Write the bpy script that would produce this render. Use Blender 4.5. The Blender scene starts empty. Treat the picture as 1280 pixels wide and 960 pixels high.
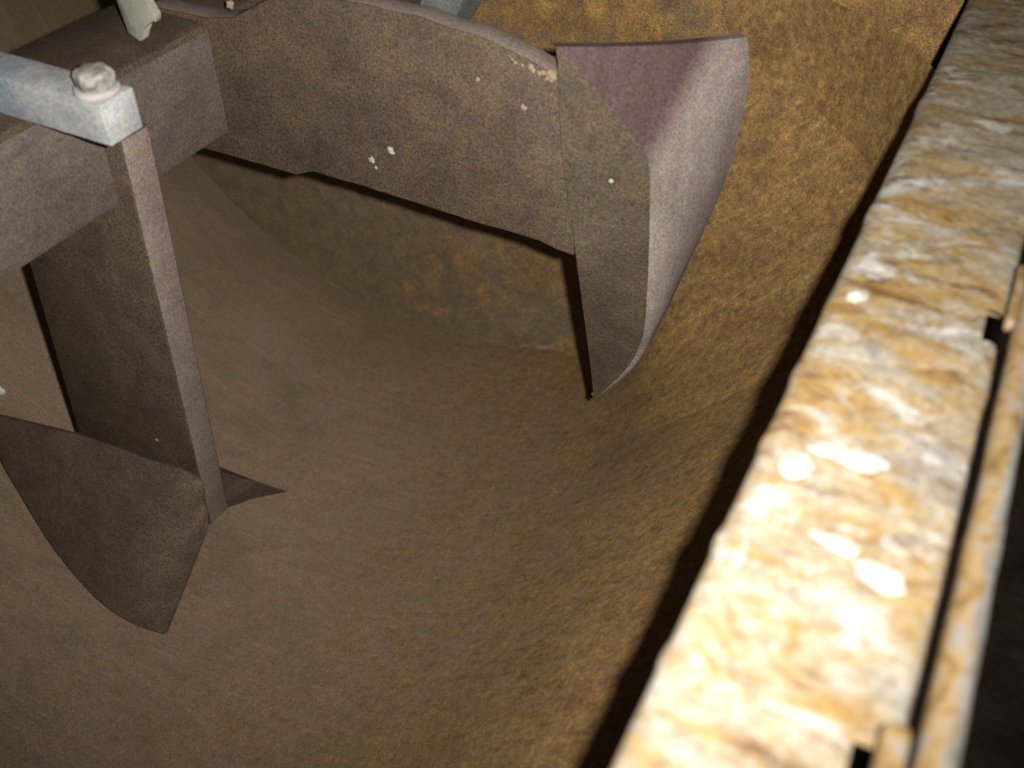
import bpy, bmesh, math, random
from mathutils import Vector, Matrix, noise
random.seed(7)
S = bpy.context.scene
COL = S.collection
H = 0.96                      # height of the camera above the ground; z below is measured from the camera height
AX, AZ, R = -0.462, -0.2695, 0.399   # drum axis (x, z) and radius; the drum runs along y
END = 0.70                    # inside of the far end plate

# ------------------------------------------------------------------ helpers
def W(p): return Vector((p[0], p[1], p[2] + H))

def empty(name, loc, label, cat):
    o = bpy.data.objects.new(name, None); COL.objects.link(o)
    o.location = W(loc); o['label'] = label; o['category'] = cat
    o.empty_display_size = 0.05
    return o

def thicken(bm, fn, mat=None):
    """give a sheet real thickness: fn(point) is the offset of its back face"""
    fs = bm.faces[:]; be = [e for e in bm.edges if e.is_boundary]
    nv = {v: bm.verts.new(v.co + Vector(fn(v.co))) for v in bm.verts[:]}
    for f in fs:
        g = bm.faces.new([nv[v] for v in reversed(f.verts)]); g.material_index = f.material_index if mat is None else mat
    for e in be:
        a, b = e.verts; lf = e.link_loops[0]
        if lf.vert is not a: a, b = b, a
        g = bm.faces.new((b, a, nv[a], nv[b])); g.material_index = e.link_faces[0].material_index if mat is None else mat

def obj(name, bm, mats, parent=None, smooth=None, solid=None, label=None):
    """link a bmesh (built in place, camera-height coordinates) as one mesh object"""
    me = bpy.data.meshes.new(name)
    off = Vector((0, 0, H))
    root = parent
    while root is not None and root.parent is not None: root = root.parent
    if root is not None: off = off - root.location
    if solid: thicken(bm, *solid)
    bmesh.ops.translate(bm, verts=bm.verts, vec=off)
    bmesh.ops.recalc_face_normals(bm, faces=bm.faces)
    bm.to_mesh(me); bm.free()
    for m in (mats if isinstance(mats, (list, tuple)) else [mats]): me.materials.append(m)
    if smooth is not None:
        for p in me.polygons: p.use_smooth = True
        me.set_sharp_from_angle(angle=math.radians(smooth))
    o = bpy.data.objects.new(name, me); COL.objects.link(o)
    if parent is not None: o.parent = parent
    if label: o['label'] = label
    return o

def hexa(bm, c8, bevel=0.0, mat=0):
    """box from 8 corners: 4 of the bottom ring, 4 of the top ring"""
    v = [bm.verts.new(c) for c in c8]
    fs = [bm.faces.new([v[i] for i in q]) for q in
          ((0,3,2,1),(4,5,6,7),(0,1,5,4),(1,2,6,5),(2,3,7,6),(3,0,4,7))]
    for f in fs: f.material_index = mat
    if bevel:
        bmesh.ops.bevel(bm, geom=list({e for f in fs for e in f.edges}), offset=bevel, segments=2, profile=0.5, affect='EDGES')

def box(bm, x0, x1, y0, y1, z0, z1, bevel=0.0, mat=0):
    hexa(bm, [(x0,y0,z0),(x1,y0,z0),(x1,y1,z0),(x0,y1,z0),(x0,y0,z1),(x1,y0,z1),(x1,y1,z1),(x0,y1,z1)], bevel, mat)

def lerp(a, b, t): return a + (b - a) * t

def fr(p, s, seed=0, oct=4):
    q = Vector(p) * s + Vector((seed*7.1, seed*3.7, seed*1.3))
    t, a = 0.0, 1.0
    for i in range(oct):
        t += a * noise.noise(q); q = q * 2.03; a *= 0.5
    return t

def roughen(bm, amt, s, seed=0):
    for v in bm.verts:
        p = v.co
        v.co = p + Vector((fr(p, s, seed, 3), fr(p, s, seed+1, 3), fr(p, s, seed+2, 3))) * amt

def subdiv(bm, n):
    bmesh.ops.subdivide_edges(bm, edges=bm.edges[:], cuts=n, use_grid_fill=True)

# ------------------------------------------------------------------ materials
class NT:
    def __init__(s, name):
        s.m = bpy.data.materials.new(name); s.m.use_nodes = True
        s.t = s.m.node_tree; s.t.nodes.clear()
        s.out = s.t.nodes.new('ShaderNodeOutputMaterial'); s.b = s.t.nodes.new('ShaderNodeBsdfPrincipled')
        s.t.links.new(s.b.outputs[0], s.out.inputs[0]); s.tc = s.t.nodes.new('ShaderNodeTexCoord')
    def L(s, a, b): s.t.links.new(a, b)
    def map(s, scale=(1,1,1), uv=False, rot=(0,0,0), loc=(0,0,0)):
        n = s.t.nodes.new('ShaderNodeMapping'); n.inputs['Scale'].default_value = scale
        n.inputs['Rotation'].default_value = rot; n.inputs['Location'].default_value = loc
        s.L(s.tc.outputs['UV' if uv else 'Object'], n.inputs[0]); return n.outputs[0]
    def noise(s, vec, scale, detail=5, rough=0.6, dist=0.0, color=False):
        n = s.t.nodes.new('ShaderNodeTexNoise'); n.inputs['Scale'].default_value = scale
        n.inputs['Detail'].default_value = detail; n.inputs['Roughness'].default_value = rough
        n.inputs['Distortion'].default_value = dist
        s.L(vec, n.inputs['Vector']); return n.outputs['Color' if color else 'Fac']
    def vor(s, vec, scale):
        n = s.t.nodes.new('ShaderNodeTexVoronoi'); n.inputs['Scale'].default_value = scale
        s.L(vec, n.inputs['Vector']); return n.outputs['Distance']
    def ramp(s, fac, stops, interp='LINEAR'):
        n = s.t.nodes.new('ShaderNodeValToRGB'); cr = n.color_ramp; cr.interpolation = interp
        while len(cr.elements) < len(stops): cr.elements.new(0.5)
        for e, (p, c) in zip(cr.elements, stops):
            e.position = p; e.color = (c, c, c, 1) if not isinstance(c, tuple) else (*c, 1)
        s.L(fac, n.inputs[0]); return n.outputs[0]
    def mix(s, fac, a, b, mode='MIX'):
        n = s.t.nodes.new('ShaderNodeMix'); n.data_type = 'RGBA'; n.blend_type = mode
        for idx, v in ((0, fac), (6, a), (7, b)):
            sock = n.inputs[idx]
            if isinstance(v, (int, float)): sock.default_value = v if idx == 0 else (v, v, v, 1)
            elif isinstance(v, tuple): sock.default_value = (*v, 1)
            else: s.L(v, sock)
        return n.outputs[2]
    def math(s, op, a, b=0.0, c=None):
        n = s.t.nodes.new('ShaderNodeMath'); n.operation = op
        for i, v in enumerate((a, b) if c is None else (a, b, c)):
            if isinstance(v, (int, float)): n.inputs[i].default_value = v
            else: s.L(v, n.inputs[i])
        return n.outputs[0]
    def sep(s, vec):
        n = s.t.nodes.new('ShaderNodeSeparateXYZ'); s.L(vec, n.inputs[0]); return n.outputs
    def finish(s, col, rough=0.8, metal=0.0, bump=None, bstr=0.3, bdist=0.002, spec=0.3):
        s.L(col, s.b.inputs['Base Color'])
        if isinstance(rough, (int, float)): s.b.inputs['Roughness'].default_value = rough
        else: s.L(rough, s.b.inputs['Roughness'])
        s.b.inputs['Metallic'].default_value = metal
        s.b.inputs['Specular IOR Level'].default_value = spec
        if bump is not None:
            n = s.t.nodes.new('ShaderNodeBump'); n.inputs['Strength'].default_value = bstr
            n.inputs['Distance'].default_value = bdist
            s.L(bump, n.inputs['Height']); s.L(n.outputs[0], s.b.inputs['Normal'])
        return s.m

def grain(s, vec, col, amt=0.35):
    """fine rust grain: light/dark and ochre/mauve flecks about a millimetre across"""
    g = s.ramp(s.noise(vec, 760, 2, 0.8), [(0.30, 1-amt*1.5), (0.5, 1.0), (0.70, 1+amt*1.5)])
    c = s.mix(1.0, col, g, 'MULTIPLY')
    h = s.noise(vec, 420, 3, 0.85, color=True)
    tint = s.mix(1.0, h, (2.0, 2.0, 2.0), 'MULTIPLY')
    return s.mix(0.55, c, s.mix(1.0, c, tint, 'MULTIPLY'))

def mat_shell():
    s = NT('drum_rust'); uv = s.map(uv=True); ob = s.map()
    streak = s.noise(s.map((5, 95, 1), uv=True), 1.0, 6, 0.65)
    streak2 = s.noise(s.map((14, 260, 1), uv=True), 1.0, 4, 0.6)
    blot = s.noise(ob, 9, 6, 0.62, 0.4); med = s.math('ADD', s.math('MULTIPLY', s.noise(ob, 150, 8, 0.85, 0.2), 0.8), s.math('MULTIPLY', s.noise(s.map((40, 230, 1), uv=True), 1.0, 6, 0.75, 0.3), 0.2)); patch = s.noise(s.map((9, 16, 1), uv=True), 1.0, 6, 0.7, 0.8)
    swept = s.mix(s.ramp(s.math('ADD', s.math('MULTIPLY', streak, 0.35), s.math('MULTIPLY', med, 0.65)), [(0.3, 0.0), (0.7, 1.0)]), (0.136, 0.091, 0.060), (0.202, 0.142, 0.096))
    ochre = s.ramp(med, [(0.35, (0.055, 0.032, 0.018)), (0.45, (0.135, 0.080, 0.032)), (0.54, (0.21, 0.126, 0.042)), (0.65, (0.33, 0.203, 0.068))])
    ochre = s.mix(s.ramp(patch, [(0.40, 0.0), (0.62, 0.75)]), ochre, s.mix(1.0, ochre, (0.62, 0.58, 0.60), 'MULTIPLY'))
    swept = s.mix(s.ramp(patch, [(0.36, 0.55), (0.52, 0.0)]), swept, (0.098, 0.074, 0.046))
    u = s.sep(uv)       # u runs round the drum (metres from the bottom), v along it
    sf = s.noise(s.map((38, 150, 1), uv=True), 1.0, 6, 0.72, 0.5)
    m = s.math('ADD', s.math('MULTIPLY', u[0], 2.1), s.math('MULTIPLY', s.math('SUBTRACT', blot, 0.5), 0.9))
    m = s.math('ADD', m, s.math('MULTIPLY', s.math('SUBTRACT', streak, 0.5), 0.7))
    m = s.math('ADD', m, s.math('MULTIPLY', s.math('SUBTRACT', sf, 0.5), 2.4))
    # a rusty belt the blades do not reach beside the end plate
    far = s.ramp(u[1], [(0.0, 0.0), (0.50, 0.0), (0.70, 0.5)])
    m = s.math('ADD', m, far)
    col = s.mix(s.ramp(s.math('ADD', m, -0.03), [(0.0, 0.0), (0.95, 1.0)]), swept, ochre)
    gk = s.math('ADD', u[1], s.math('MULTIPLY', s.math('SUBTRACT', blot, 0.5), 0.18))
    gm = s.math('MULTIPLY', s.ramp(gk, [(0.0, 0.0), (0.57, 0.0), (0.70, 0.85)]), s.ramp(s.math('ADD', u[0], 0.3), [(0.0, 1.0), (0.25, 1.0), (0.42, 0.0)]))  # shade from the arm, painted into the floor beside the end plate
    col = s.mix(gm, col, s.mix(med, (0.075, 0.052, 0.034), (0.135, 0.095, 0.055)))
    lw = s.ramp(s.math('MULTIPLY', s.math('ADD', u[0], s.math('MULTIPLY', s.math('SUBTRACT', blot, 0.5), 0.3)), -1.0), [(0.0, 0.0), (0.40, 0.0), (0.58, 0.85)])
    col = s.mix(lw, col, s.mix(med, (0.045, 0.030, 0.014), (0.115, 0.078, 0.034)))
    scr = s.noise(s.map((22, 420, 1), uv=True), 1.0, 4, 0.6)
    scm = s.noise(s.map((6, 10, 1), uv=True), 1.0, 4, 0.6)
    col = s.mix(s.math('MULTIPLY', s.ramp(scr, [(0.62, 0.0), (0.70, 0.8)]), s.ramp(scm, [(0.48, 0.0), (0.62, 1.0)])), col, (0.29, 0.20, 0.10))
    col = s.mix(s.ramp(streak2, [(0.60, 0.0), (0.75, 0.5)]), col, (0.27, 0.18, 0.07))
    col = s.mix(s.ramp(streak2, [(0.24, 0.45), (0.38, 0.0)]), col, (0.08, 0.055, 0.04))
    col = grain(s, ob, col, 0.26)
    bump = s.math('ADD', s.noise(ob, 320, 5, 0.75), s.math('MULTIPLY', streak2, 0.2))
    return s.finish(col, 0.75, 0.0, bump, 0.16, 0.001)

def mat_end():
    s = NT('end_plate_rust'); ob = s.map()
    med = s.noise(ob, 55, 8, 0.75, 0.5); big = s.noise(ob, 9, 5, 0.6)
    ochre = s.ramp(med, [(0.25, (0.05, 0.028, 0.016)), (0.42, (0.125, 0.068, 0.026)), (0.58, (0.18, 0.105, 0.034)), (0.75, (0.30, 0.185, 0.058))])
    dark = s.mix(s.ramp(med, [(0.3, 0.0), (0.7, 1.0)]), (0.082, 0.058, 0.036), (0.160, 0.114, 0.062))
    # the plate is rustier high up and towards the right, darker low down
    xyz = s.sep(ob)
    k = s.math('ADD', s.math('MULTIPLY', xyz[0], 2.0), s.math('MULTIPLY', s.math('SUBTRACT', big, 0.5), 3.4))
    k = s.math('ADD', k, s.math('MULTIPLY', xyz[2], 1.5))
    k = s.math('ADD', k, s.math('MULTIPLY', s.math('SUBTRACT', med, 0.5), 2.5)); k = s.math('ADD', k, -0.22)
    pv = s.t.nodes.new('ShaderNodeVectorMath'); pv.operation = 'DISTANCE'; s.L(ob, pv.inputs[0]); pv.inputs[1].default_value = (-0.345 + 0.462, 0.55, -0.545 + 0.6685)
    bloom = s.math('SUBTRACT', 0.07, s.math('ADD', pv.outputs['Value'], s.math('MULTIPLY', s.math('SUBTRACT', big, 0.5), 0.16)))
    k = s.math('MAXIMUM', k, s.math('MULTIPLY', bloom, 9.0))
    col = s.mix(s.ramp(k, [(0.15, 0.0), (0.75, 1.0)]), dark, ochre)
    col = grain(s, ob, col, 0.4)
    return s.finish(col, 0.8, 0.0, s.noise(ob, 200, 6, 0.75), 0.6, 0.002)

def mat_arm():
    s = NT('dark_rusted_plate'); ob = s.map()
    a = s.noise(ob, 45, 6, 0.7); b = s.noise(ob, 10, 4, 0.6)
    col = s.ramp(a, [(0.25, (0.031, 0.021, 0.014)), (0.5, (0.053, 0.036, 0.025)), (0.78, (0.084, 0.055, 0.030))])
    col = s.mix(s.ramp(b, [(0.42, 0.0), (0.75, 0.5)]), col, (0.066, 0.045, 0.022))
    fl = s.noise(ob, 150, 3, 0.7)
    col = s.mix(s.ramp(fl, [(0.70, 0.0), (0.76, 0.5)]), col, (0.13, 0.08, 0.04))
    col = grain(s, ob, col, 0.45)
    return s.finish(col, 0.7, 0.0, s.noise(ob, 300, 5, 0.7), 0.4, 0.001)

def mat_blade_front(name='blade_rust', k=1.0, g=1.0):
    s = NT(name); ob = s.map()
    a = s.noise(ob, 50, 6, 0.7)
    col = s.ramp(a, [(0.25, (0.048*k, 0.033*k*g, 0.023*k)), (0.5, (0.074*k, 0.050*k*g, 0.036*k*0.96)), (0.78, (0.108*k, 0.071*k*g, 0.042*k))])
    col = grain(s, ob, col, 0.42)
    return s.finish(col, 0.7, 0.0, s.noise(ob, 300, 5, 0.7), 0.4, 0.001)

def mat_worn(name, c0, c1):
    s = NT(name); ob = s.map()
    a = s.noise(ob, 28, 6, 0.65); b = s.noise(s.map((30, 30, 160)), 1.0, 4, 0.6)
    col = s.mix(s.ramp(a, [(0.3, 0.0), (0.7, 1.0)]), c0, c1)
    col = s.mix(s.ramp(b, [(0.35, 0.35), (0.55, 0.0)]), col, tuple(x*0.75 for x in c0))
    col = grain(s, ob, col, 0.28)
    return s.finish(col, 0.55, 0.0, s.noise(ob, 320, 5, 0.7), 0.25, 0.001, 0.4)

def mat_wing():
    s = NT('worn_blade_face'); ob = s.map(); xyz = s.sep(ob)
    a = s.noise(ob, 30, 6, 0.65)
    grey = s.mix(s.ramp(a, [(0.3, 0.0), (0.7, 1.0)]), (0.118, 0.094, 0.082), (0.164, 0.134, 0.118))
    plum = s.mix(s.ramp(a, [(0.3, 0.0), (0.7, 1.0)]), (0.040, 0.0245, 0.0250), (0.058, 0.0365, 0.0360))
    # the patina stops along a line from the corner of the front plate to the top outer corner
    k = s.math('SUBTRACT', s.math('MULTIPLY', s.math('SUBTRACT', xyz[2], 0.017), 0.20), s.math('MULTIPLY', s.math('SUBTRACT', xyz[0], 0.3165), 0.98))
    k = s.math('ADD', k, s.math('MULTIPLY', s.math('SUBTRACT', a, 0.5), 0.012))
    k = s.math('ADD', s.math('MULTIPLY', k, 60.0), 0.5)
    col = s.mix(s.ramp(k, [(0.1, 0.0), (0.8, 1.0)]), grey, plum)
    st = s.noise(s.map((200, 60, 12)), 1.0, 5, 0.6)
    col = s.mix(1.0, col, s.ramp(st, [(0.3, 0.86), (0.7, 1.12)]), 'MULTIPLY')
    return s.finish(grain(s, ob, col, 0.28), 0.75, 0.0, s.noise(ob, 320, 5, 0.7), 0.25, 0.001, 0.10)

def mat_galv():
    s = NT('grey_clamp_steel'); ob = s.map()
    a = s.noise(ob, 60, 6, 0.7); b = s.noise(ob, 22, 4, 0.6)
    col = s.ramp(a, [(0.25, (0.175, 0.18, 0.177)), (0.5, (0.255, 0.262, 0.258)), (0.75, (0.33, 0.332, 0.328))])
    x = s.sep(s.map())[0]
    # blue and red paint left on the inner part of the bar
    leftm = s.ramp(s.math('SUBTRACT', 0.075, x), [(0.0, 0.0), (0.015, 0.0), (0.04, 1.0)])
    pb = s.math('MULTIPLY', s.ramp(b, [(0.47, 0.0), (0.56, 1.0)]), leftm)
    col = s.mix(s.math('MULTIPLY', pb, 0.55), col, (0.12, 0.16, 0.22))
    pr = s.math('MULTIPLY', s.ramp(s.noise(ob, 85, 3, 0.6), [(0.66, 0.0), (0.70, 1.0)]), leftm)
    col = s.mix(s.math('MULTIPLY', pr, 0.8), col, (0.38, 0.12, 0.12))
    col = grain(s, ob, col, 0.18)
    return s.finish(col, 0.55, 0.0, s.noise(ob, 240, 5, 0.7), 0.3, 0.001, 0.4)

def mat_mortar(name='mortar', warm=0.0, k=1.0, g=1.0):
    s = NT(name); ob = s.map()
    a = s.noise(ob, 90, 6, 0.7)
    col = s.ramp(a, [(0.25, (0.50*k, 0.47*k*g, (0.40 - warm)*k)), (0.5, (0.68*k, 0.65*k*g, (0.58 - warm)*k)), (0.75, (0.80*k, 0.78*k*g, (0.72 - warm)*k))])
    return s.finish(col, 0.9, 0.0, s.noise(ob, 350, 5, 0.7), 0.5, 0.001, 0.2)

def mat_rim():
    s = NT('mortar_crusted_rim'); ob = s.map(); st = s.map((0.55, 1.0, 1.0))
    sm = lambda sx, loc: s.map((sx, 1.0, 1.0), loc=loc)
    a = s.noise(sm(0.5, (0, 0, 0)), 62, 9, 0.78, 0.7)
    b = s.noise(sm(0.40, (3.1, 1.7, 0.4)), 95, 8, 0.74, 0.9)
    c = s.noise(sm(0.7, (7.7, 5.2, 2.4)), 46, 8, 0.7, 0.6)
    f = s.noise(ob, 230, 6, 0.8)
    big = s.noise(sm(0.7, (5.0, 5.0, 1.0)), 24, 4, 0.6)
    rust = s.ramp(b, [(0.30, (0.055, 0.030, 0.018)), (0.41, (0.20, 0.108, 0.036)), (0.49, (0.40, 0.235, 0.058)), (0.56, (0.44, 0.30, 0.11)), (0.66, (0.20, 0.125, 0.075))])
    cream = s.ramp(f, [(0.3, (0.27, 0.22, 0.15)), (0.5, (0.46, 0.405, 0.30)), (0.68, (0.60, 0.565, 0.48))])
    am = s.math('ADD', s.math('MULTIPLY', a, 0.8), s.math('MULTIPLY', big, 0.25))
    col = s.mix(s.ramp(am, [(0.46, 0.0), (0.58, 1.0)]), rust, cream)
    grey = s.ramp(f, [(0.3, (0.15, 0.14, 0.125)), (0.7, (0.42, 0.405, 0.38))])
    x = s.sep(ob)[0]        # a cement film along the outer edge of the flange
    film = s.ramp(s.math('SUBTRACT', x, 0.462), [(0.0, 0.0), (0.004, 0.0), (0.024, 0.11)])
    col = s.mix(s.ramp(s.math('ADD', c, film), [(0.58, 0.0), (0.68, 0.7)]), col, grey)
    brown = s.noise(sm(0.45, (11.0, 2.0, 9.0)), 60, 8, 0.74, 0.8)
    col = s.mix(s.ramp(brown, [(0.56, 0.0), (0.64, 0.85)]), col, (0.17, 0.092, 0.042))
    white = s.noise(sm(0.6, (1.0, 8.0, 4.0)), 48, 8, 0.72, 0.5)
    col = s.mix(s.ramp(white, [(0.54, 0.0), (0.63, 0.9)]), col, (0.68, 0.66, 0.60))
    g = s.ramp(s.noise(ob, 420, 3, 0.75), [(0.25, 0.62), (0.5, 1.0), (0.75, 1.22)])
    col = s.mix(1.0, s.mix(1.0, col, g, 'MULTIPLY'), (0.335, 0.335, 0.345), 'MULTIPLY')
    bump = s.math('ADD', f, s.math('MULTIPLY', a, 1.5))
    return s.finish(col, 0.85, 0.0, bump, 0.28, 0.0012, 0.2)

def mat_rod(name='rusty_rod', pale=False):
    s = NT(name); ob = s.map((1.0, 0.6, 1.0))
    a = s.noise(ob, 130, 7, 0.75, 0.5)
    col = s.ramp(a, [(0.30, (0.035, 0.02, 0.01)), (0.43, (0.095, 0.058, 0.02)), (0.52, (0.15, 0.10, 0.042)), (0.60, (0.12, 0.105, 0.085)), (0.70, (0.13, 0.135, 0.135))] if not pale else
                 [(0.30, (0.07, 0.05, 0.036)), (0.43, (0.13, 0.108, 0.09)), (0.52, (0.20, 0.195, 0.185)), (0.66, (0.26, 0.26, 0.255))])
    if not pale:        # the outer side of the rod is greyer, with cement left on it
        x = s.sep(s.map())[0]
        k = s.math('ADD', s.math('MULTIPLY', s.math('SUBTRACT', x, 0.4958), 160.0), s.math('MULTIPLY', s.math('SUBTRACT', a, 0.5), 3.0))
        col = s.mix(s.ramp(k, [(0.0, 0.0), (0.6, 0.9)]), col, s.ramp(s.noise(ob, 150, 6, 0.75), [(0.3, (0.05, 0.042, 0.032)), (0.6, (0.125, 0.13, 0.13))]))
    return s.finish(col, 0.8, 0.0, s.noise(ob, 240, 5, 0.7), 0.5, 0.001, 0.2)

def mat_ground():
    s = NT('dark_soil'); ob = s.map()
    col = s.ramp(s.noise(ob, 14, 6, 0.7), [(0.3, (0.04, 0.027, 0.018)), (0.7, (0.11, 0.075, 0.05))])
    return s.finish(col, 0.95, 0.0, s.noise(ob, 60, 6, 0.7), 0.8, 0.01, 0.1)

def mat_outer():
    s = NT('drum_outside_paint'); ob = s.map()
    col = s.ramp(s.noise(ob, 20, 6, 0.7), [(0.35, (0.05, 0.03, 0.018)), (0.65, (0.11, 0.06, 0.03))])
    return s.finish(col, 0.85, 0.0, s.noise(ob, 150, 5, 0.7), 0.5, 0.002, 0.2)

def mat_seal():
    s = NT('bluish_bearing_steel'); ob = s.map()
    col = s.ramp(s.noise(ob, 50, 6, 0.7), [(0.3, (0.07, 0.08, 0.075)), (0.7, (0.16, 0.175, 0.16))])
    return s.finish(grain(s, ob, col, 0.35), 0.65, 0.0, s.noise(ob, 200, 5, 0.7), 0.4, 0.001, 0.3)

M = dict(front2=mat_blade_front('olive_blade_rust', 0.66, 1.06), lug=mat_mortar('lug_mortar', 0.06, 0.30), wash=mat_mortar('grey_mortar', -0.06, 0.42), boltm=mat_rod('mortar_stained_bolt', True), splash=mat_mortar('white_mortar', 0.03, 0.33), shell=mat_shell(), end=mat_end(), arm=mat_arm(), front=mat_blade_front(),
         worn=mat_worn('worn_steel_edge', (0.112, 0.085, 0.072), (0.160, 0.126, 0.107)),
         wing=mat_wing(),
         shaft=mat_worn('worn_shaft_steel', (0.066, 0.050, 0.042), (0.104, 0.082, 0.069)),
         galv=mat_galv(), mortar=mat_mortar(), speck=mat_mortar('mortar_crumb', 0.10, 0.42), bead=mat_mortar('ochre_mortar', 0.24, 0.27, 0.80), rim=mat_rim(), rod=mat_rod(),
         ground=mat_ground(), outer=mat_outer(), seal=mat_seal())

# ------------------------------------------------------------------ ground
bm = bmesh.new(); bmesh.ops.create_grid(bm, x_segments=60, y_segments=60, size=4.0)
for v in bm.verts:
    v.co.z = -H + fr(v.co, 2.0, 5) * 0.02
g = obj('ground', bm, M['ground'], smooth=60); g['kind'] = 'structure'

# ------------------------------------------------------------------ the drum
Y0 = -0.42                    # near end plate
RIMZ = -0.210                 # top of the flange
drum = empty('mixer_drum', (AX, 0.15, AZ - R), 'big rusty steel mixing drum with a mortar-crusted flange along its open top', 'mixer drum')

def profile():
    """inside of the drum from the top of the left wall, round the bottom, to the top of the right wall"""
    pts = []
    for z in (-0.222, -0.245): pts.append((AX - R, z))
    a = math.pi
    n = 66
    a1 = 2*math.pi - math.radians(42)
    for i in range(n + 1):
        t = a + (a1 - a) * i / n
        pts.append((AX + R * math.cos(t), AZ + R * math.sin(t)))
    x, z = pts[-1]                         # tangent plate rising to the right, then a short upright under the flange
    xr = -0.010
    tx, tz = math.sin(math.radians(42)), math.cos(math.radians(42))
    k1 = Vector((xr, z + (xr - x) * tz / tx)); k0 = k1 - Vector((tx, tz)) * 0.06; k2 = k1 + Vector((0, 0.03))
    for i in range(1, 9):
        pts.append((lerp(x, k0.x, i / 8.0), lerp(z, k0.y, i / 8.0)))
    for k in range(1, 9):                  # rounded knee
        t = k / 8.0; p = k0 * (1-t)**2 + k1 * 2*t*(1-t) + k2 * t*t
        pts.append((p.x, p.y))
    for k in range(1, 5): pts.append((xr, lerp(k2.y, -0.222, k / 4.0)))
    return pts
PR = profile()
bm = bmesh.new(); uvl = bm.loops.layers.uv.new('UVMap')
us = [0.0]
for a, b in zip(PR, PR[1:]): us.append(us[-1] + math.hypot(b[0]-a[0], b[1]-a[1]))
ib = min(range(len(PR)), key=lambda i: PR[i][1])
us = [u - us[ib] for u in us]
NY = 120
rows = []
for j in range(NY + 1):
    y = Y0 + (END - Y0) * j / NY
    row = []
    for i, (x, z) in enumerate(PR):
        d = fr((x, y, z), 5.0, 3, 3) * 0.0012
        nx, nz = (x - AX), (z - AZ); l = math.hypot(nx, nz)
        row.append(bm.verts.new((x + nx / l * d, y, z + nz / l * d)))
    rows.append(row)
for j in range(NY):
    for i in range(len(PR) - 1):
        f = bm.faces.new((rows[j][i], rows[j][i+1], rows[j+1][i+1], rows[j+1][i]))
        for lp, (ii, jj) in zip(f.loops, ((i, j), (i+1, j), (i+1, j+1), (i, j+1))):
            lp[uvl].uv = (us[ii], Y0 + (END - Y0) * jj / NY)
def radial(p):
    d = Vector((p.x - AX, 0, p.z - AZ)).normalized(); return d * 0.006
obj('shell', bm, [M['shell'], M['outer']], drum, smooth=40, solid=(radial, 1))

def end_plate(name, y0, y1):
    bm = bmesh.new()
    out = [(AX - R - 0.004, -0.2235)] + [(AX + (x-AX)*1.008, AZ + (z-AZ)*1.008) for x, z in PR[2:-4]] + [(PR[-1][0] + 0.004, -0.2235)]
    f0 = [bm.verts.new((x, y0, z)) for x, z in out]; f1 = [bm.verts.new((x, y1, z)) for x, z in out]
    bm.faces.new(f0); bm.faces.new(list(reversed(f1)))
    n = len(out)
    for i in range(n): bm.faces.new((f0[i], f1[i], f1[(i+1) % n], f0[(i+1) % n]))
    return obj(name, bm, M['end'], drum)
end_plate('end_plate', END - 0.001, END + 0.007)
end_plate('end_plate', Y0 - 0.007, Y0 + 0.001)

# weld in the corner between the end plate and the shell: a wide cove added up the right side to smooth the shading
bm = bmesh.new(); uvc = bm.loops.layers.uv.new('UVMap')
ring = []; NC = 10
idx = [i for i in range(2, len(PR) - 1) if us[i] > 0.13]
for i in idx:
    x, z = PR[i]
    x0, z0 = PR[i-1]; x2, z2 = PR[i+1]
    tx, tz = x2 - x0, z2 - z0; l = math.hypot(tx, tz); nx, nz = -tz / l, tx / l      # inward normal
    k = min(1.0, max(0.0, (us[i] - 0.14) / 0.22)); k = k * k * (3 - 2 * k)
    w = 0.0016 * (1 + 0.35 * noise.noise(Vector((i * 0.9, 0, 4)))) + 0.19 * k
    row = []
    for c in range(NC + 1):
        t = c / NC * math.pi / 2
        dn = w * (1 - math.sin(math.pi/2 - t)) + 0.0012 - 0.0025 * (c == 0)          # height above the shell
        dy = w * (1 - math.sin(t)) + 0.0012 - 0.0025 * (c == NC)                     # distance from the end plate
        jt = 0.0012 * fr((x, dy * 3, z), 16, 4, 3) * min(1, w / 0.02) * (0 < c < NC) * 0.6
        row.append((bm.verts.new((x + nx * (dn + jt), END - dy, z + nz * (dn + jt))), (us[i], END - dy + dn)))
    ring.append(row)
for p, q in zip(ring, ring[1:]):
    for c in range(NC):
        quad = (p[c], p[c+1], q[c+1], q[c]); f = bm.faces.new([v for v, _ in quad])
        for lp, (_, uvv) in zip(f.loops, quad): lp[uvc].uv = uvv
obj('shading_cove', bm, M['shell'], drum, smooth=80)

# flange: the crusted right edge (detailed) and the plain other three sides
def edge_bump(y):
    d = 0.00022 * fr((0, y, 0), 30, 9, 3)
    for yb, w, h in ((0.180, 0.0035, 0.0016), (0.2575, 0.005, 0.0012), (0.139, 0.003, 0.0012), (0.365, 0.006, 0.0015), (0.222, 0.004, 0.001), (0.30, 0.01, 0.0008), (0.47, 0.008, 0.0014)):
        d += 0.6 * h * math.exp(-((y - yb) / w) ** 2)
    return d
def crust(x, y):
    h = 0.0005 * fr((x * 0.6, y, 0), 42, 2, 5) + 0.0004 * fr((x, y, 0.3), 160, 4, 4)
    h += max(0.0, fr((x * 0.7, y, 2.0), 36, 6, 4) - 0.15) * 0.0014
    return h
SLOTS = [(0.0160, 0.0290, 0.060, 0.1350), (0.0205, 0.0290, 0.297, 0.3175)]
bm = bmesh.new()
X0, X1, NX = -0.0305, 0.0268, 46
YA, YB = Y0 - 0.02, END + 0.03
rows = []; NR = 620
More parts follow.
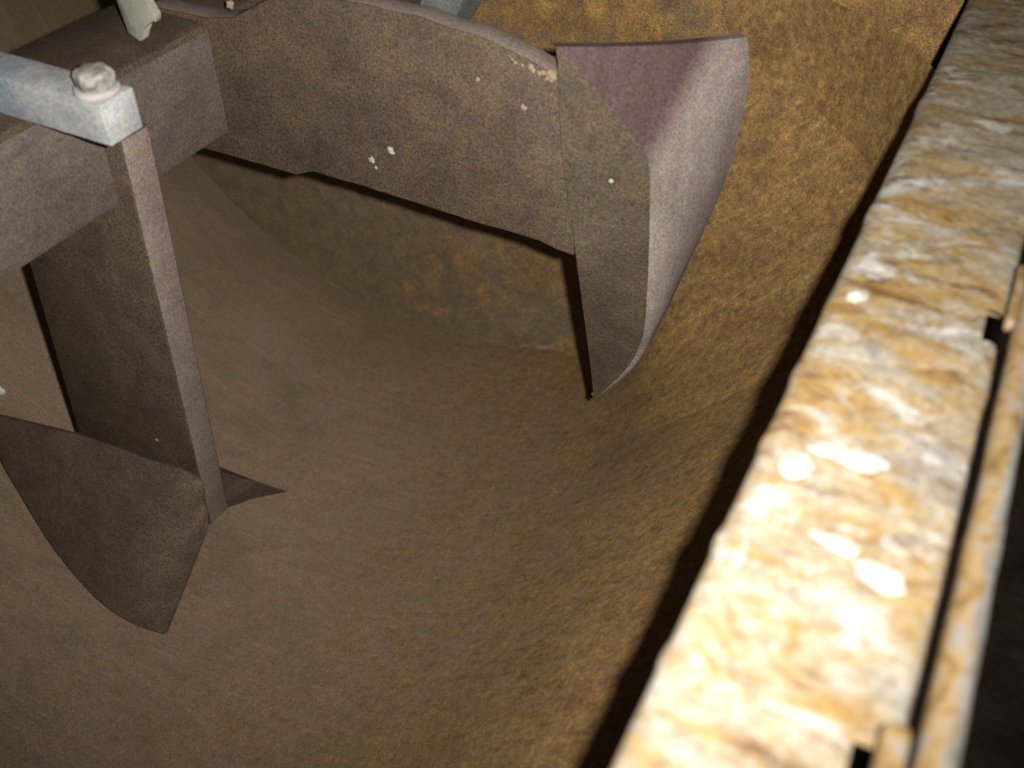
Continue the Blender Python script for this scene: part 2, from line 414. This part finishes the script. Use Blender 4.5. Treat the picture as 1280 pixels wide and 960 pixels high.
for j in range(NR + 1):
    y = YA + (YB - YA) * j / NR
    e = edge_bump(y); row = []
    er = 0.0006 * fr((5, y, 0), 24, 12, 3)
    prof = [(X0 - e + 0.0035, RIMZ - 0.0125), (X0 - e + 0.001, RIMZ - 0.0105), (X0 - e, RIMZ - 0.006), (X0 - e + 0.0008, RIMZ - 0.0022)]
    for i in range(NX + 1):
        k = i / NX
        x = X0 - e + 0.0025 + (X1 + er - 0.0012 - (X0 - e + 0.0025)) * k
        prof.append((x, RIMZ - 0.0012 * max(0, 1 - k * 12) ** 2 - 0.0008 * max(0, (k - 0.95) / 0.05) + crust(x, y) * min(1, k * 8 + 0.4)))
    prof += [(X1 + er, RIMZ - 0.003), (X1 + er, RIMZ - 0.0125)]
    rows.append([bm.verts.new((x, y, z)) for x, z in prof])
n = len(rows[0])
for j in range(NR):
    for i in range(n):
        k = (i + 1) % n
        ym = 0.5 * (rows[j][i].co.y + rows[j+1][i].co.y); xm = 0.5 * (rows[j][i].co.x + rows[j][k].co.x)
        if any((y0 < ym < y1 and x0 < xm < x1) or (i == n - 1 and y0 - 0.012 < ym < y1 + 0.014) for x0, x1, y0, y1 in SLOTS): continue    # slots beside the hinge lugs
        bm.faces.new((rows[j][i], rows[j][k], rows[j+1][k], rows[j+1][i]))
bm.faces.new(rows[0]); bm.faces.new(list(reversed(rows[-1])))
rim = obj('flange', bm, M['rim'], drum, smooth=55, label='wide rusty flange crusted with white mortar')

for nm, (x0, x1, y0, y1) in (('flange', (AX - R - 0.055, AX - R + 0.004, YA, YB)), ('flange', (AX - R + 0.0045, X0 - 0.004, END - 0.003, YB)),
                             ('flange', (AX - R + 0.0045, X0 - 0.004, YA, Y0 + 0.003))):
    bm = bmesh.new(); box(bm, x0, x1, y0, y1, RIMZ - 0.012, RIMZ - 0.0005, 0.0015); obj(nm, bm, M['rim'], drum)

# mortar splashes dried onto the flange
def splat(x, y, rx, ry, h, seed, base=RIMZ):
    """a thin ragged patch of dried mortar that thins out to nothing at its edge"""
    bm = bmesh.new(); NA, NRR = 64, 9
    c = bm.verts.new((x, y, base + h + crust(x, y))); prev = None
    for r in range(1, NRR + 1):
        k = r / NRR; row = []
        for a in range(NA):
            t = 2 * math.pi * a / NA
            w = max(0.5, 1 + 0.38 * fr((math.cos(t), math.sin(t), seed), 1.0, seed, 6))
            px, py = x + rx * w * k * math.cos(t), y + ry * w * k * math.sin(t)
            px = min(max(px, X0 + 0.0012), X1 - 0.0012)
            z = base + crust(px, py) + h * (1 - k ** 2) * (1 + 0.9 * fr((px, py, 0), 260, seed, 4)) - (0.0012 if r == NRR else 0)
            row.append(bm.verts.new((px, py, z)))
        for a in range(NA):
            b = (a + 1) % NA
            if prev is None: bm.faces.new((c, row[a], row[b]))
            else: bm.faces.new((prev[a], row[a], row[b], prev[b]))
        prev = row
    return bm
SPL = [(-0.001, 0.1905, 0.0080, 0.0034), (0.0115, 0.1850, 0.0080, 0.0048), (-0.0213, 0.304, 0.0034, 0.0046), (-0.005, 0.224, 0.0115, 0.0046), (-0.0185, 0.214, 0.0060, 0.0060)]
for i, (x, y, rx, ry) in enumerate(SPL):
    obj('mortar_splash', splat(x, y, rx, ry, 0.0008 + 0.0003 * (i % 3), i * 1.7 + 1), M['splash'], rim, smooth=60)

# hinge rod of the grid and its lugs
bm = bmesh.new()
rows = []; N = 150
for j in range(N + 1):
    y = -0.40 + 1.05 * j / N
    cx = 0.0338 + 0.0006 * math.sin(y * 9) ; cz = -0.2125
    rr = 0.0046 * (1 + 0.05 * fr((0, y, 0), 60, 3, 3))
    rows.append([bm.verts.new((cx + rr * (1 + 0.05 * fr((math.cos(a), y * 60, math.sin(a)), 1.5, 8, 3)) * math.cos(a), y, cz + rr * math.sin(a))) for a in [2 * math.pi * i / 20 for i in range(20)]])
for j in range(N):
    for i in range(20):
        k = (i + 1) % 20
        bm.faces.new((rows[j][i], rows[j+1][i], rows[j+1][k], rows[j][k]))
bm.faces.new(rows[0]); bm.faces.new(list(reversed(rows[-1])))
obj('hinge_rod', bm, M['rod'], drum, smooth=60)
for (x0, x1, y0, y1, z1) in ((0.0205, 0.0270, 0.030, 0.1385, -0.2000), (0.0255, 0.0292, 0.3025, 0.340, -0.2030)):
    bm = bmesh.new(); box(bm, x0, x1, y0, y1, z1 - 0.005, z1, 0.0018); subdiv(bm, 2); roughen(bm, 0.0005, 90, 4)
    obj('hinge_lug', bm, M['rod'], drum, smooth=50)

# bearing boss on the inside of the end plate
bm = bmesh.new()
bmesh.ops.create_cone(bm, cap_ends=True, segments=48, radius1=0.082, radius2=0.076, depth=0.03, matrix=Matrix.Translation((AX, END - 0.014, AZ)) @ Matrix.Rotation(math.pi/2, 4, 'X'))
obj('bearing_boss', bm, M['seal'], drum, smooth=35)

# ------------------------------------------------------------------ the rotor: square shaft, arms, blades, clamps (all turn together)
rotor = empty('mixing_rotor', (AX, 0.35, AZ), 'square steel shaft carrying two rusty bladed mixing arms inside the drum', 'mixer paddles')
SX0, SX1, SZ0, SZ1 = -0.499, -0.426, -0.3065, -0.2340
bm = bmesh.new(); box(bm, SX0, SX1, Y0 + 0.004, END - 0.030, SZ0, SZ1, 0.005)
bm.normal_update()
for f in bm.faces: f.material_index = 1 if f.normal.z > 0.3 else 0
obj('shaft', bm, [M['shaft'], M['arm']], rotor, smooth=40)

def slab(poly, y0, y1, bevel=0.0012, tilt=None):
    """outline in x,z extruded along y; faces towards -y/+y use slot 0, the rim of the plate slot 1"""
    bm = bmesh.new()
    fine = []
    for (xa, za), (xb, zb) in zip(poly, poly[1:] + poly[:1]):
        m = max(1, int(math.hypot(xb - xa, zb - za) / 0.006))
        for q in range(m):
            x, z = lerp(xa, xb, q / m), lerp(za, zb, q / m); d = 0.0009 * fr((x, 0, z), 55, 3, 4)
            fine.append((x + d * 0.5, z + d))
    poly = fine
    a = [bm.verts.new((x, y0, z)) for x, z in poly]; b = [bm.verts.new((x, y1, z)) for x, z in poly]
    bm.faces.new(a); bm.faces.new(list(reversed(b)))
    n = len(poly)
    for i in range(n):
        f = bm.faces.new((a[i], b[i], b[(i+1) % n], a[(i+1) % n])); f.material_index = 1
    bmesh.ops.recalc_face_normals(bm, faces=bm.faces); bm.normal_update()
    bmesh.ops.bevel(bm, geom=[e for e in bm.edges if e.calc_face_angle(0) > 1.2], offset=bevel, segments=2, profile=0.5, affect='EDGES')
    return bm

# arm reaching to the right
arm1 = obj('paddle_arm', slab([(-0.470, -0.3225), (-0.402, -0.3225), (-0.376, -0.3225), (-0.362, -0.3160), (-0.340, -0.3165), (-0.205, -0.3195), (-0.1950, -0.3215), (-0.1838, -0.3230), (-0.1838, -0.3056), (-0.1880, -0.2825),
                               (-0.1915, -0.2610), (-0.1935, -0.2380), (-0.1945, -0.2190), (-0.235, -0.2085), (-0.279, -0.2035), (-0.324, -0.2025), (-0.372, -0.2090), (-0.404, -0.2270), (-0.4245, -0.2310), (-0.470, -0.2315)], 0.430, 0.446),
           [M['arm'], M['worn']], rotor, smooth=40)

def spline(pts, n):
    P = [Vector(p) for p in pts]; out = []
    m = len(P) - 1
    for i in range(n + 1):
        t = i / n * m; k = min(int(t), m - 1); f = t - k
        p0, p1, p2, p3 = P[max(k-1, 0)], P[k], P[k+1], P[min(k+2, m)]
        out.append(0.5 * ((2*p1) + (p2-p0)*f + (2*p0-5*p1+4*p2-p3)*f*f + (3*p1-p0-3*p2+p3)*f**3))
    return out
I = [(-0.197, 0.4265, -0.2025), (-0.195, 0.4265, -0.218), (-0.194, 0.4265, -0.2365), (-0.1915, 0.4265, -0.2590), (-0.1880, 0.4265, -0.2815), (-0.1833, 0.4265, -0.3040), (-0.1800, 0.4265, -0.3240), (-0.1813, 0.4400, -0.3596), (-0.182, 0.453, -0.3966), (-0.183, 0.467, -0.436), (-0.1825, 0.475, -0.469)]
C = [(-0.1965, 0.4266, -0.2018), (-0.184, 0.4285, -0.213), (-0.170, 0.429, -0.226), (-0.157, 0.430, -0.239), (-0.146, 0.431, -0.253), (-0.144, 0.434, -0.274), (-0.143, 0.438, -0.304), (-0.143, 0.444, -0.340), (-0.145, 0.452, -0.381), (-0.157, 0.464, -0.422), (-0.1815, 0.4752, -0.4685)]
O = [(-0.123, 0.500, -0.210), (-0.119, 0.500, -0.226), (-0.118, 0.499, -0.246), (-0.118, 0.495, -0.268), (-0.120, 0.490, -0.290), (-0.125, 0.485, -0.316), (-0.131, 0.480, -0.342), (-0.140, 0.477, -0.378), (-0.153, 0.475, -0.415), (-0.165, 0.476, -0.442), (-0.181, 0.4756, -0.468)]
def shell_between(A, B, n, k, bulge, mat=0):
    bm = bmesh.new(); a = spline(A, n); b = spline(B, n); rows = []
    for i in range(n + 1):
        row = []
        for j in range(k + 1):
            t = j / k; p = a[i].lerp(b[i], t)
            p = p + Vector(bulge) * (4 * t * (1 - t)) * min(1, (a[i] - b[i]).length / 0.05)
            row.append(bm.verts.new(p))
        rows.append(row)
    for i in range(n):
        for j in range(k):
            f = bm.faces.new((rows[i][j], rows[i][j+1], rows[i+1][j+1], rows[i+1][j])); f.material_index = mat
    bmesh.ops.remove_doubles(bm, verts=bm.verts, dist=0.00002)
    return bm
blade1 = obj('blade', shell_between(I, C, 44, 6, (0, 0, 0)), M['front2'], arm1, smooth=40, solid=(lambda p: (-0.002, 0.005, 0),))
obj('mouldboard', shell_between(C, O, 44, 14, (0.006, -0.004, 0.001)), M['wing'], arm1, smooth=50, solid=(lambda p: (-0.0045, 0.003, 0),), label='smooth curved side plate worn pale grey')

# arm hanging down
bm = bmesh.new()
hexa(bm, [(-0.548, 0.3265, -0.584), (-0.4275, 0.3285, -0.584), (-0.4265, 0.3485, -0.584), (-0.547, 0.3460, -0.584),
          (-0.518, 0.3350, -0.262), (-0.4125, 0.3350, -0.262), (-0.4125, 0.3575, -0.262), (-0.518, 0.3575, -0.262)])
bmesh.ops.recalc_face_normals(bm, faces=bm.faces)
for f in bm.faces:
    if abs(f.normal.x) > 0.7: f.material_index = 1
bmesh.ops.bevel(bm, geom=bm.edges[:], offset=0.0012, segments=2, profile=0.5, affect='EDGES')
arm2 = obj('paddle_arm', bm, [M['arm'], M['worn']], rotor, smooth=40)

T = [(-0.632, 0.3150, -0.542), (-0.622, 0.3160, -0.5435), (-0.578, 0.3215, -0.5405), (-0.530, 0.3262, -0.536), (-0.475, 0.3272, -0.532), (-0.4280, 0.3278, -0.529), (-0.4270, 0.3268, -0.560), (-0.4200, 0.316, -0.574)]
B = [(-0.637, 0.3130, -0.557), (-0.627, 0.3060, -0.590), (-0.610, 0.2990, -0.604), (-0.573, 0.2845, -0.630), (-0.534, 0.272, -0.640), (-0.495, 0.263, -0.646), (-0.462, 0.261, -0.647), (-0.434, 0.264, -0.646)]
obj('blade', shell_between(T, B, 44, 10, (0, 0, 0)), M['front'], arm2, smooth=50, solid=(lambda p: (0, 0.0035, -0.0015),))
# its rear wing, coming out behind the arm
wp = [(-0.432, 0.3495, -0.538), (-0.4225, 0.3495, -0.541), (-0.434, 0.390, -0.598), (-0.4455, 0.431, -0.6565), (-0.448, 0.395, -0.630), (-0.449, 0.3495, -0.603)]
bm = bmesh.new(); vs = [bm.verts.new(p) for p in wp]
bm.faces.new((vs[0], vs[1], vs[2], vs[5])); bm.faces.new((vs[5], vs[2], vs[3], vs[4]))
obj('wing', bm, M['front'], arm2, solid=(lambda p: (-0.004, 0, -0.002),))

# clamp bar over the shaft with its bolt
CL = -0.60
bm = bmesh.new(); box(bm, CL, -0.367, 0.2925, 0.3145, -0.2338, -0.2125, 0.0010)
bmesh.ops.subdivide_edges(bm, edges=[e for e in bm.edges if e.calc_length() > 0.1], cuts=30, use_grid_fill=True)
roughen(bm, 0.0003, 120, 2)
clamp = obj('clamp_bar', bm, M['galv'], rotor, smooth=35, label='pale grey square clamp bar with a crusted bolt')
def lathe(bm, cx, cy, prof, n=28, ax=0.0, wob=0.0, seed=0):
    rows = []
    for r, z in prof:
        rows.append([bm.verts.new((cx + r * (1 + wob * fr((math.cos(a), math.sin(a), z * 150), 1.6, seed, 3)) * math.cos(a), cy + r * (1 + wob * fr((math.cos(a), math.sin(a), z * 150), 1.6, seed, 3)) * math.sin(a), z)) for a in [2*math.pi*i/n for i in range(n)]])
    for p, q in zip(rows, rows[1:]):
        for i in range(n):
            k = (i + 1) % n; bm.faces.new((p[i], p[k], q[k], q[i]))
    bm.faces.new(rows[-1]); bm.faces.new(list(reversed(rows[0])))
zt = -0.2128
bm = bmesh.new(); lathe(bm, -0.3790, 0.3035, [(0.0103, zt), (0.0108, zt + 0.0012), (0.0102, zt + 0.0024), (0.0085, zt + 0.0030)], wob=0.10, seed=3)
obj('washer', bm, M['wash'], clamp, smooth=60)
bm = bmesh.new(); rows = []
for r, z in ((0.0082, zt + 0.0020), (0.0092, zt + 0.0034), (0.0094, zt + 0.0088), (0.0086, zt + 0.0106), (0.0066, zt + 0.0118), (0.0030, zt + 0.0122)):
    row = []
    for i in range(48):
        a = 2 * math.pi * i / 48; h = math.cos(math.pi / 6) / math.cos(((a + 0.35) % (math.pi / 3)) - math.pi / 6)
        h = lerp(1.0, h * 1.06, 0.85); row.append(bm.verts.new((-0.3790 + r * h * math.cos(a), 0.3040 + r * h * math.sin(a), z)))
    rows.append(row)
for p, q in zip(rows, rows[1:]):
    for i in range(48): bm.faces.new((p[i], p[(i+1) % 48], q[(i+1) % 48], q[i]))
bm.faces.new(rows[-1]); bm.faces.new(list(reversed(rows[0])))
roughen(bm, 0.0006, 190, 8)
obj('bolt', bm, M['boltm'], clamp, smooth=50)

# stub of a second clamp above the shaft, white with mortar
bm = bmesh.new()
poly = [(-0.4480, -0.2300), (-0.4400, -0.2335), (-0.4360, -0.2310), (-0.4360, -0.2260), (-0.4320, -0.2210), (-0.4240, -0.2195), (-0.4225, -0.2150), (-0.4290, -0.2080), (-0.4310, -0.1900), (-0.4540, -0.1880), (-0.4500, -0.2100)]
a = [bm.verts.new((x, 0.390, z)) for x, z in poly]; b = [bm.verts.new((x, 0.3955, z)) for x, z in poly]
bm.faces.new(a); bm.faces.new(list(reversed(b)))
for i in range(len(poly)): bm.faces.new((a[i], b[i], b[(i+1) % len(poly)], a[(i+1) % len(poly)]))
bmesh.ops.bevel(bm, geom=bm.edges[:], offset=0.0012, segments=2, profile=0.5, affect='EDGES')
obj('clamp_lug', bm, M['lug'], rotor, smooth=50)

# crumbs of dried mortar stuck to the arms
def crumb(p, r, seed):
    bm = bmesh.new(); bmesh.ops.create_icosphere(bm, subdivisions=3, radius=r, matrix=Matrix.Translation(p))
    c = Vector(p)
    for v in bm.verts:
        d = v.co - c; v.co = c + d * (1 + 1.0 * fr(d.normalized(), 1.6, seed, 4))
        v.co.y = c.y + (v.co.y - c.y) * 0.45
    return bm
for i, (p, r, par) in enumerate([((-0.316, 0.4298, -0.296), 0.0018, arm1), ((-0.302, 0.4298, -0.286), 0.0019, arm1), ((-0.216, 0.4298, -0.240), 0.0014, arm1), ((-0.243, 0.4298, -0.230), 0.0010, arm1),
                                 ((-0.2005, 0.4298, -0.2190), 0.0026, arm1), ((-0.164, 0.429, -0.268), 0.0010, blade1), ((-0.451, 0.3270, -0.590), 0.0013, arm2), ((-0.4530, 0.3262, -0.502), 0.0009, arm2),
                                 ((-0.314, 0.4298, -0.3005), 0.0009, arm1), ((-0.404, 0.4292, -0.2190), 0.0022, arm1)]):
    if par is blade1: p = (p[0], p[1] - 0.001, p[2]); par = arm1
    obj('mortar_crumb', crumb(p, r, i + 2), M['bead' if i in (2, 3, 4, 9) else 'speck'], par, smooth=70)
# ochre crumbs gathered along the top edge of the reaching arm, by the blade
rr = random.Random(11)
for i in range(14):
    t = rr.random() ** 0.6
    p = (lerp(-0.232, -0.2005, t) + rr.uniform(-0.001, 0.001), 0.4297, lerp(-0.2115, -0.2200, t) + rr.uniform(-0.0016, 0.0008))
    obj('mortar_crumb', crumb(p, rr.uniform(0.0006, 0.0013) * (0.7 + 0.6 * t), i + 20), M['bead'], arm1, smooth=70)

# a lump of mortar left on the drum wall
bm = crumb((-0.6965, 0.367, -0.590), 0.0042, 9); lo = obj('mortar_lump', bm, M['mortar'], smooth=70)
lo['label'] = 'small pale lump of dried mortar left on the drum wall at the left edge'; lo['category'] = 'mortar lump'

# ------------------------------------------------------------------ camera
cam = bpy.data.cameras.new('Camera'); co = bpy.data.objects.new('Camera', cam); COL.objects.link(co)
rx = Vector((0.88774312, 0.46025, 0.0)); fw = Vector((-0.34211271, 0.6597487, -0.66909674)).normalized()
rx = fw.cross(Vector((0, 0, 1))).normalized(); up = rx.cross(fw).normalized()
co.matrix_world = Matrix.Translation(W((0, 0, 0))) @ Matrix((( rx.x, up.x, -fw.x, 0), (rx.y, up.y, -fw.y, 0), (rx.z, up.z, -fw.z, 0), (0, 0, 0, 1)))
cam.sensor_width = 36.0; cam.lens = 34.99; cam.clip_start = 0.01; cam.clip_end = 200
cam.dof.use_dof = True; cam.dof.focus_distance = 0.66; cam.dof.aperture_fstop = 8.0
S.camera = co

# ------------------------------------------------------------------ the camera's flash (the only lamp), up and to the right of the lens
fl = bpy.data.lights.new('flash', 'SPOT'); fo = bpy.data.objects.new('flash', fl); COL.objects.link(fo)
fl.energy = 38; fl.spot_size = math.radians(100); fl.spot_blend = 1.0; fl.shadow_soft_size = 0.0042; fl.color = (1.0, 0.96, 0.90)
fo.location = W((0, 0, 0)) + rx * 0.022 + up * 0.0085
aim = (fw * 1244 + rx * (590 - 640) - up * (250 - 480)).normalized()
fo.rotation_euler = aim.to_track_quat('-Z', 'Y').to_euler()

wd = bpy.data.worlds.new('World'); S.world = wd; wd.use_nodes = True
bg = wd.node_tree.nodes['Background']; bg.inputs[0].default_value = (1.0, 0.9, 0.78, 1); bg.inputs[1].default_value = 0.024  # faint warm ambient, added to lift the dark plates

vs_ = S.view_settings; S.display_settings.display_device = 'sRGB'
vs_.view_transform = 'Standard'; vs_.look = 'None'; vs_.exposure = 0.0; vs_.gamma = 1.0; vs_.use_curve_mapping = False
